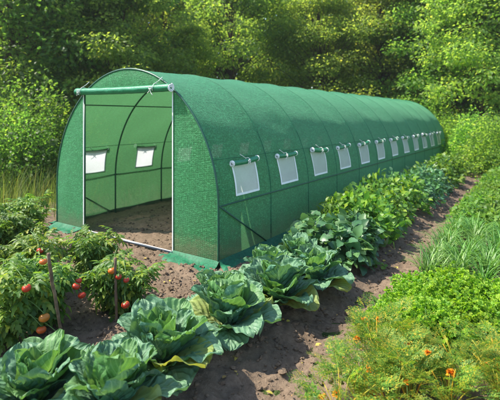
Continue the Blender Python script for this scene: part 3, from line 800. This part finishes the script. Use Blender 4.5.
TP = [
    (2.72, -1.72, .58, .42, 'tomato plant between the two stakes, its pale drooping leaf ends over the bare soil', [(2.96, -1.62, .34, .036), (3.00, -1.60, .28, .034), (2.93, -1.58, .36, .030)]),
    (2.84, -2.12, .58, .34, 'tomato plant by the leaning stake with three tomatoes hanging low, one above the other', [(3.09, -1.93, .27, .040), (3.09, -1.95, .20, .038), (3.15, -1.88, .15, .040), (3.06, -1.92, .62, .030), (3.10, -2.05, .50, .034)]),
    (2.95, -1.22, .46, .36, 'tomato plant around the upright stake, nearest the doorway', [(3.18, -1.36, .17, .036), (3.05, -1.38, .40, .036), (3.10, -1.36, .36, .030), (3.14, -1.32, .33, .028)]),
    (2.20, -1.62, .62, .42, 'tomato plant in the second row with its top reaching the lower left door corner', [(2.45, -1.6, .5, .032)]),
    (2.36, -1.02, .46, .42, 'low tomato plant just in front of the door threshold', []),
    (2.45, -2.30, .66, .42, 'tomato plant at the left edge, behind the one with three hanging tomatoes', [(2.72, -2.25, .55, .034), (2.75, -2.2, .38, .034)]),
    (1.75, -1.95, .62, .42, 'tomato plant farthest left behind the others', [(1.95, -1.9, .5, .034)]),
    (1.50, -1.30, .66, .42, 'tall tomato plant in front of the left greenhouse panel', []),
    (1.05, -1.75, .66, .44, 'tomato plant in the far left corner of the bed', []),
    (.85, -1.00, .70, .42, 'tomato plant against the left front corner of the greenhouse', []),
    (2.05, -2.60, .66, .42, 'tomato plant at the bottom left of the bed, cut by the picture edge', [(2.3, -2.5, .4, .034)]),
]
for k, (x, y, h, rx, lab, fr) in enumerate(TP): make_tomato_plant(300 + k, h, rx, lab, (x, y, gz(x, y)), fr)
def stake(p0, p1, r, lab, seed):
    p0 = np.array(p0, float); p1 = np.array(p1, float); q = np.linspace(0, 1, 12)[:, None]; rr = np.random.default_rng(seed)
    path = p0 + (p1 - p0) * q - p0 + rr.normal(0, .0015, (12, 3)); mb = MB(); add_tube(mb, path, r * (1 + .08 * rr.normal(0, 1, 12)), 9)
    o = mb.build('wooden_stake', M['stake']); o.location = p0
    tag(o, lab, 'stake', 'wooden stakes among the tomatoes')
stake((3.16, -1.84, -.05), (3.33, -2.06, .73), .0105, 'leaning brown wooden stake at the left among the tomatoes', 1)
stake((3.13, -1.40, -.05), (3.15, -1.43, .50), .0105, 'short upright wooden stake right of the tomatoes, on bare soil', 2)

# ------------------------------------------------------------------ right bed
def carrot_data(seed, N=20, h=.26):
    r = np.random.default_rng(seed); mb = MB(); P = []; D = []; Nn = []
    for k in range(N):
        a = r.uniform(0, 6.28); ln = h * r.uniform(.55, 1.0); sp = r.uniform(.12, .75)
        b = np.array([math.cos(a) * .02, math.sin(a) * .02, 0]); tip = np.array([math.cos(a) * sp * ln, math.sin(a) * sp * ln, ln * math.sqrt(1 - (sp * .8) ** 2)])
        q = np.linspace(0, 1, 5)[:, None]; ctl = np.array([tip[0] * .3, tip[1] * .3, tip[2] * .6]); path = (1 - q) ** 2 * b + 2 * q * (1 - q) * ctl + q * q * tip
        add_tube(mb, path, [.0042, .0036, .003, .0022, .0015], 5)
        i = r.integers(3, 5); P.append(path[i]); D.append(unit(path[-1] - path[2]) + np.array([math.cos(a), math.sin(a), -.1]) * .7); Nn.append((0, 0, 1.))
        P.append(path[-1] * .9); D.append(np.array([math.cos(a + .8), math.sin(a + .8), .3])); Nn.append((0, 0, 1.))
    P, D, Nn = np.array(P), unit(np.array(D)), unit(np.array(Nn) + r.normal(0, .3, (len(P), 3)))
    V, F, U = scatter(*T_FR, P, D, Nn, r.uniform(.10, .15, len(P)))
    fol = mesh('foliage', V, F, M['fern'], U); st_ = mb.data('stems', M['stem_y'])
    mb = MB(); add_tube(mb, [(0, 0, -.05), (0, 0, .012), (0, 0, .026), (0, 0, .030)], [.018, .019, .014, .004], 12)
    return fol, st_, mb.data('root_top', M['carrot'])
CAR = [carrot_data(400 + i) for i in range(4)]
# (x, y) rows; the path edge is x = 4.75
def put_carrot(x, y, s, lab):
    f_, st_, rt = random.choice(CAR); e = empty('carrot_plant', (x, y, gz(x, y)), random.uniform(0, 6.28), s)
    obj('foliage', f_, e); obj('stems', st_, e); obj('root_top', rt, e)
    tag(e, lab, 'carrot plant', 'carrot plants at the front of the right bed')
ncar = 0
for row, (x0, nm) in enumerate([(5.00, 'first row from the path'), (5.19, 'second row from the path'), (5.39, 'third row from the path'), (5.60, 'fourth row from the path')]):
    yy = -1.50 + .19 * row; k = 0
    ymax = [-.62, -.80, -.72, -.55][row]
    while yy < ymax:
        put_carrot(x0 + random.uniform(-.04, .04), yy, random.uniform(.85, 1.15), f'feathery carrot plant with yellow stems, {ORD[k]} from the front in the {nm}'.replace(' from the path', ''))
        yy += random.uniform(.12, .16); k += 1
# orange blossoms lying among the carrots (marigold heads)
def marigold(x, y, z, s, lab):
    e = empty('marigold', (x, y, gz(x, y)), random.uniform(0, 6)); mb = MB(); r = np.random.default_rng(int(x * 1000))
    n_ = 34; a = r.uniform(0, 6.28, n_); el = r.uniform(.1, 1.4, n_)
    D = np.stack([np.cos(a) * np.cos(el), np.sin(a) * np.cos(el), np.sin(el)], -1)
    V, F, U = scatter(*T_OV, np.zeros((n_, 3)) + [0, 0, z], D, unit(np.array([0, 0, 1.]) + r.normal(0, .2, (n_, 3))), np.full(n_, s))
    mb.add(V, F, U); mb.build('flower_head', M['petal'], e)
    mb = MB(); add_tube(mb, [(0, 0, -.02), (.004, .003, z * .5), (0, 0, z)], .0028, 5); mb.build('stem', M['stem'], e)
    tag(e, lab, 'flower', 'orange flowers among the carrots')
MG = [(4.80, -1.56, .05, 'at the bottom edge of the picture beside the path'), (4.86, -1.50, .09, 'low at the path edge, second from the bottom'), (4.93, -1.46, .13, 'before the nearest carrot row, third from the bottom'),
      (5.04, -1.30, .19, 'in the middle of the nearest carrots'), (4.86, -.86, .24, 'raised above the carrots at their far end by the path'), (4.92, -.76, .24, 'beside the highest one, nearer the parsley'),
      (5.22, -1.25, .17, 'between the second and third carrot rows'), (5.15, -.98, .24, 'right in front of the bright parsley'), (5.40, -1.10, .2, 'in the third carrot row towards the right'),
      (4.90, -1.60, .07, 'at the bottom edge, right of the path-side pair'), (5.00, -1.52, .13, 'near the bottom edge in the second carrot row'), (5.10, -1.40, .16, 'right of the nearest carrot, low in the picture'),
      (4.90, -1.10, .22, 'over the first carrot row, halfway to the parsley'), (5.28, -1.05, .24, 'above the third carrot row near the parsley'), (4.84, -1.42, .08, 'low at the very edge of the path')]
for x, y, z, l_ in MG: marigold(x, y, z, random.uniform(.016, .027), 'small orange flower head ' + l_)

pars = [bush_proto('parsley_plant', 240 + i, T_PA, M['pars'], 620, .24, .24, .24, .055, .35, .7, .05, .6, 14) for i in range(3)]
k = 0
for row, (x0, y0, y1) in enumerate([(4.93, -.52, .35), (5.16, -.48, .45), (5.42, -.38, .55), (5.68, -.3, .6)]):
    yy = y0; k = 0
    while yy < y1:
        put(random.choice(pars), x0 + random.uniform(-.03, .03), yy, random.uniform(0, 6.28), random.uniform(.9, 1.15) * (.9 if row == 0 else 1.05),
            f'bright green parsley mound, {ORD[k]} from the front, {ORD[row]} row from the path', 'parsley', 'parsley mounds in the right bed')
        yy += random.uniform(.24, .29); k += 1

def leek_data(seed, N=60, h=.32):
    r = np.random.default_rng(seed); mb = MB()
    for k in range(N):
        a = r.uniform(0, 6.28); L = h * r.uniform(.65, 1.1); w = r.uniform(.0035, .0065); el = R(r.uniform(50, 86)); bd = R(r.uniform(15, 95)); n_ = 8
        v = np.linspace(0, 1, n_); ang = el - bd * v ** 2; rr = np.cumsum(np.cos(ang)) * L / n_; zz = np.cumsum(np.sin(ang)) * L / n_
        ww = w * (1 - v ** 3) + .0008; c_, s_ = math.cos(a), math.sin(a); b = r.normal(0, .03, 2)
        Vv = []
        for i in range(n_):
            for u in (-1, 0, 1): Vv.append((b[0] + rr[i] * c_ - u * ww[i] * s_, b[1] + rr[i] * s_ + u * ww[i] * c_, zz[i] + abs(u) * ww[i] * .5))
        mb.add(Vv, grid_faces(3, n_))
    return mb.data('foliage', M['leek'])
LK = [leek_data(500 + i) for i in range(3)]
k = 0; rows = [4.90, 5.12, 5.36, 5.62]
for row, x0 in enumerate(rows):
    yy = .66 + .08 * row; k = 0
    while yy < 2.75:
        e = empty('leek_plant', (x0 + random.uniform(-.04, .04), yy, gz(x0, yy)), random.uniform(0, 6.28), random.uniform(.9, 1.25)); obj('foliage', random.choice(LK), e)
        tag(e, f'leek clump with arching leaves, {ORD[k]} from the front, {ORD[row]} row from the path', 'leek', 'leek clumps in the right bed')
        yy += random.uniform(.19, .25); k += 1
lowm = [bush_proto('leafy_herb', 260 + i, T_OV, M['herb'], 380, .28, .28, .25, .06, .4, .6, .03, .5, 10) for i in range(2)]
for row, x0 in enumerate([4.90, 5.22, 5.56]):
    yy = 2.85; k = 0
    while yy < 12 and k < 24:
        put(random.choice(lowm), x0 + random.uniform(-.06, .06), yy, random.uniform(0, 6.28), random.uniform(.85, 1.25),
            f'low herb beyond the leeks, {ORD[k]} from the front, {ORD[row]} row from the path', 'herb', 'low herbs at the far end of the right bed')
        yy += random.uniform(.36, .44); k += 1
sml = bush_proto('weed_seedling', 280, T_OV, M['herb'], 26, .05, .05, .04, .035, .3, .7, .05, .4, 0)
for (x, y, l_) in [(4.70, -1.30, 'at the path edge beside the front carrots'), (4.62, .10, 'on the path level with the parsley'), (4.36, .95, 'on the left side of the path by the broad-leaved plants'),
                   (2.55, -.42, 'on the bare soil before the greenhouse flap'), (1.9, .8, 'on the soil inside the doorway'), (4.64, .62, 'at the right edge of the path by the leeks')]:
    put(sml, x, y, random.uniform(0, 6), random.uniform(.8, 1.4), 'tiny green weed seedling ' + l_, 'weed')

# ------------------------------------------------------------------ trees, bushes, tall grass behind
def polar(px, dist):
    """ground point in the direction of a photo column"""
    d_ = FW + RT * (px - 250) / 428.67; h = np.array([d_[0], d_[1]]); h /= np.linalg.norm(h)
    return CAM[0] + h[0] * dist, CAM[1] + h[1] * dist
def tree_data(seed, h, rad, trunk_r, N, ls, mat, base=.12, clumps=70, lean=0.):
    """tapered trunk, limbs that end in leaf clumps, clumps drop off towards the outline"""
    r = np.random.default_rng(seed); mb = MB()
    tp = np.array([(lean * q * q * h + .10 * math.sin(q * 5 + seed), .10 * math.cos(q * 4 + seed) - .1, q * h * .86 - .1) for q in np.linspace(0, 1, 12)])
    add_tube(mb, tp, trunk_r * (1 - np.linspace(0, 1, 12) ** .8 * .88), 10)
    C_, S_c = [], []
    for k in range(clumps):
        f = base + (1 - base) * r.random() ** .85; a = r.uniform(0, 6.28)
        env = rad * (math.sin(math.pi * min(1, (f * .86 + .13)) ** .9) ** .6) * (1 + .35 * math.sin(a * 3 + seed + f * 7)) * r.uniform(.45, 1.0)
        c_ = np.array([math.cos(a) * env + tp[int(f * 11)][0], math.sin(a) * env + tp[int(f * 11)][1], f * h])
        s_ = rad * r.uniform(.16, .34); C_.append(c_); S_c.append(s_)
        st = tp[max(0, int((f - .14) * 11))]; mid = (st + c_) / 2 + [0, 0, .08 * h * r.random()]
        q = np.linspace(0, 1, 6)[:, None]; path = (1 - q) ** 2 * st + 2 * q * (1 - q) * mid + q * q * c_
        add_tube(mb, path, trunk_r * (1 - f * .6) * np.linspace(.34, .07, 6), 5)
    C_ = np.array(C_); S_c = np.array(S_c); wgt = S_c ** 2 / (S_c ** 2).sum(); idx = r.choice(len(C_), N, p=wgt)
    D = unit(r.normal(0, 1, (N, 3))); rr = r.random(N) ** .45
    P = C_[idx] + D * (S_c[idx] * rr)[:, None] * [1.15, 1.15, .62]
    P[:, 2] = np.maximum(P[:, 2], .05)
    yd = unit(D * [1, 1, .2] + [0, 0, -.35] + r.normal(0, .5, (N, 3)))
    nr = unit(D * .5 + [0, 0, .8] + r.normal(0, .45, (N, 3)))
    V, F, U = scatter(*T_DI, P, yd, nr, ls * r.uniform(.6, 1.3, N))
    return mesh('crown', V, F, mat, None, False), mb.data('trunk', M['bark'])
TR = {
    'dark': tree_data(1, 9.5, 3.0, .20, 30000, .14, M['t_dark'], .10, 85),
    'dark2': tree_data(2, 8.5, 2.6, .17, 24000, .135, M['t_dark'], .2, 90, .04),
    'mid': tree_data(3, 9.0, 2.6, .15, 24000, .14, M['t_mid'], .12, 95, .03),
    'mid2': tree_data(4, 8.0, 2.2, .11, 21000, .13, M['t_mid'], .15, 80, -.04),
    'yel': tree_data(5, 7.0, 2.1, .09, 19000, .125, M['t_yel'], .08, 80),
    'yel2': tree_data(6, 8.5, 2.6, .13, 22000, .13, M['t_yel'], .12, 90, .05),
}
def put_tree(kd, px, dist, s, lab, grp='trees behind the greenhouse', nm='broadleaf_tree', rz=None):
    x, y = polar(px, dist); cr, tk = TR[kd]; e = empty(nm, (x, y, -.05), random.uniform(0, 6.28) if rz is None else rz, s)
    obj('crown', cr, e); obj('trunk', tk, e); tag(e, lab, 'tree', grp)
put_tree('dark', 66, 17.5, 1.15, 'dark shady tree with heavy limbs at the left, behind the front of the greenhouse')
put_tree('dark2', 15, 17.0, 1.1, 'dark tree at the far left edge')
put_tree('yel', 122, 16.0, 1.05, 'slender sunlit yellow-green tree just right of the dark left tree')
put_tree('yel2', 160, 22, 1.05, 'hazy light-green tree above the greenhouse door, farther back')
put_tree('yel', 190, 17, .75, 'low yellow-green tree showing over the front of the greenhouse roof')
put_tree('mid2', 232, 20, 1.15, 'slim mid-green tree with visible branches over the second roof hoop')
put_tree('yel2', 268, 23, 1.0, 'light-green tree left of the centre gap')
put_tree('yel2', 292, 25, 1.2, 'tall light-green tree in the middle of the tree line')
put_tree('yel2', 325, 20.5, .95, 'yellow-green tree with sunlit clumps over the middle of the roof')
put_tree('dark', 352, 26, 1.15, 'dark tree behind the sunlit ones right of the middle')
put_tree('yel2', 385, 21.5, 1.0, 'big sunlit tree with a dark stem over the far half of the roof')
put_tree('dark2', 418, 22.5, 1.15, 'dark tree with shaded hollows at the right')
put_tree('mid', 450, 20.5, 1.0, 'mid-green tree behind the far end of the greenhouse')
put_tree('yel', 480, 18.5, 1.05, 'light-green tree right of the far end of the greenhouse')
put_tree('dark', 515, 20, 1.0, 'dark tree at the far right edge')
far = [('dark', -10, 24), ('mid', 30, 28), ('dark2', 75, 30), ('mid2', 112, 26), ('dark', 135, 34), ('mid', 185, 33), ('dark2', 215, 30), ('dark', 250, 34), ('mid2', 310, 32), ('mid', 340, 35), ('dark2', 375, 32), ('dark', 405, 34), ('mid', 440, 30), ('dark', 475, 31), ('mid2', 505, 28)]
for k, (kd, px, dist) in enumerate(far):
    put_tree(kd, px, dist, 1.5, f'tree in the back line of the wood, {ORD[k]} from the left', 'trees in the back line of the wood')
def shrub_data(seed, N, rx, h, ls, mat): return ('bush', *bush_data(seed, T_DI, mat, N, rx, rx, h, ls, .6, .6, .02, .45, 14, 'stem', .012))
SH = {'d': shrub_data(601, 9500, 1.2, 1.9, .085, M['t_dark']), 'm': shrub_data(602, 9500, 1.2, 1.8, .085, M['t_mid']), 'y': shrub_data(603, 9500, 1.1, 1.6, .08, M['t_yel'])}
shr = [('d', 20, 10.5, .85, 'green bush at the left edge beside the greenhouse'), ('m', 52, 11.5, .85, 'leafy bush at the left, just outside the front corner of the greenhouse'),
       ('d', 40, 11.5, 1.2, 'dark bush under the shady left tree'), ('y', 84, 12, .8, 'sunlit bush behind the left shoulder of the greenhouse'), ('m', 112, 14, 1.3, 'bush below the slender yellow-green tree'),
       ('y', 150, 16, 1.2, 'yellow-green bush above the rolled door'), ('m', 180, 17.5, 1.4, 'mid-green bush over the front roof'), ('y', 212, 18, 1.2, 'light bush over the roof, left of the round one'),
       ('m', 244, 17.5, 1.2, 'green bush over the second hoop'), ('y', 285, 18, 1.45, 'large round pale-green bush standing over the middle of the roof'), ('d', 310, 19.5, 1.2, 'dark bush right of the round pale one'),
       ('y', 338, 19, 1.05, 'yellow-green bush with tall weeds around it'), ('m', 362, 18.5, 1.0, 'mid-green bush over the far roof'), ('y', 388, 18, 1.0, 'low bright bush over the far roof'),
       ('y', 412, 17.6, 1.1, 'bright bush directly over the far end of the roof'), ('m', 436, 18.0, 1.2, 'green bush behind the far gable'), ('m', 455, 16.5, .9, 'green bush right beside the far gable'),
       ('m', 475, 15, .95, 'green bush at the right beyond the vegetable bed'), ('m', 498, 13.5, .9, 'bright bush at the right edge beyond the vegetable bed')]
for kd, px, dist, s_, lab in shr:
    x, y = polar(px, dist); put(SH[kd], x, y, random.uniform(0, 6.28), s_, lab, 'bush', 'bushes behind the greenhouse', -.06)

def blades(N, boxes, h0, h1, seed, w=.007):
    r = np.random.default_rng(seed); mb = MB(); per = N // len(boxes)
    v = np.array([0, .35, .7, 1.])
    for (x0, x1, y0, y1) in boxes:
        x = r.uniform(x0, x1, per); y = r.uniform(y0, y1, per)
        keep_ = ~((x > -.25) & (x < 3.25) & (y > -.3) & (y < LEN + .2)); x, y = x[keep_], y[keep_]; n_ = len(x)
        h = h0 + (h1 - h0) * r.random(n_) ** 2; a = r.uniform(0, 6.28, n_); bd = r.uniform(.05, .6, n_) * h
        ww = w * r.uniform(.6, 1.6, n_)
        P = np.zeros((n_, 8, 3))
        for i in range(4):
            cx = x + np.cos(a) * bd * v[i] ** 2; cy = y + np.sin(a) * bd * v[i] ** 2; z = h * v[i] * (1 - .15 * v[i]) - .06; wi = ww * (1 - v[i] * .9)
            P[:, 2 * i] = np.stack([cx - np.sin(a) * wi, cy + np.cos(a) * wi, z], -1); P[:, 2 * i + 1] = np.stack([cx + np.sin(a) * wi, cy - np.cos(a) * wi, z], -1)
        F = np.array([(0, 1, 3, 2), (2, 3, 5, 4), (4, 5, 7, 6)])
        mb.add(P.reshape(-1, 3), (F[None] + (np.arange(n_) * 8)[:, None, None]).reshape(-1, 4))
    return mb
tag(blades(36000, [(-4, -.3, -3.5, 2), (-5, -.3, 2, 9), (-6, -.3, 9, 15), (-3, 7, 13.2, 17), (6.3, 9, 3, 13)], 0.15, 1.0, 9, .0042).build('tall_grass', M['grass']),
    'tall yellow-green grass and weeds growing around and behind the greenhouse', 'tall grass', kind='stuff')
tag(blades(9000, [(4.7, 6.2, -.6, 3.0), (4.7, 6.2, 3., 12.5), (3.3, 4.15, 2, 12.5), (.0, 2.2, -2.8, -1.3)], .02, .10, 10, .004).build('weeds', M['leek']),
    'fine green weeds covering the soil between the bed plants', 'weeds', kind='stuff')

# withered leaves and bits lying on the soil
r = np.random.default_rng(77); N_ = 420
lx = r.uniform(2.2, 4.85, N_); ly = r.uniform(-2.7, 2.6, N_); ok = ~((lx < 3.25) & (ly > -.25)); lx, ly = lx[ok], ly[ok]
a_ = r.uniform(0, 6.28, len(lx))
V, F, U = scatter(*T_OV, np.stack([lx, ly, soil_h(lx, ly) + .012], -1), np.stack([np.cos(a_), np.sin(a_), r.uniform(-.1, .3, len(lx))], -1), unit(np.array([0, 0, 1.]) + r.normal(0, .3, (len(lx), 3))), .012 + .045 * r.random(len(lx)) ** 3)
t = NT('withered_leaf'); c = t.ramp(t.n('NewGeometry').outputs['Random Per Island'], [(.0, (.20, .11, .05)), (.5, (.38, .25, .08)), (.8, (.50, .38, .08)), (1, (.16, .22, .04))])
M['dry'] = t.fin(t.pbsdf(c, .8, .2))
tag(obj('leaf_litter', mesh('leaf_litter', V, F, M['dry'], U)), 'withered yellow and brown leaf bits strewn over the soil', 'leaf litter', kind='stuff')

# ------------------------------------------------------------------ air
mb = MB(); add_box(mb, (-170, -165, -1.1), (170, 175, 17))
t = NT('haze_air'); v = t.n('VolumePrincipled'); v.inputs['Color'].default_value = (.86, .93, .90, 1); v.inputs['Density'].default_value = .0009
v.inputs['Anisotropy'].default_value = .3
t.l(v.outputs[0], t.out.inputs['Volume'])
tag(mb.build('haze', t.m, smooth=False), 'thin summer haze between the garden and the trees', 'haze', kind='stuff')
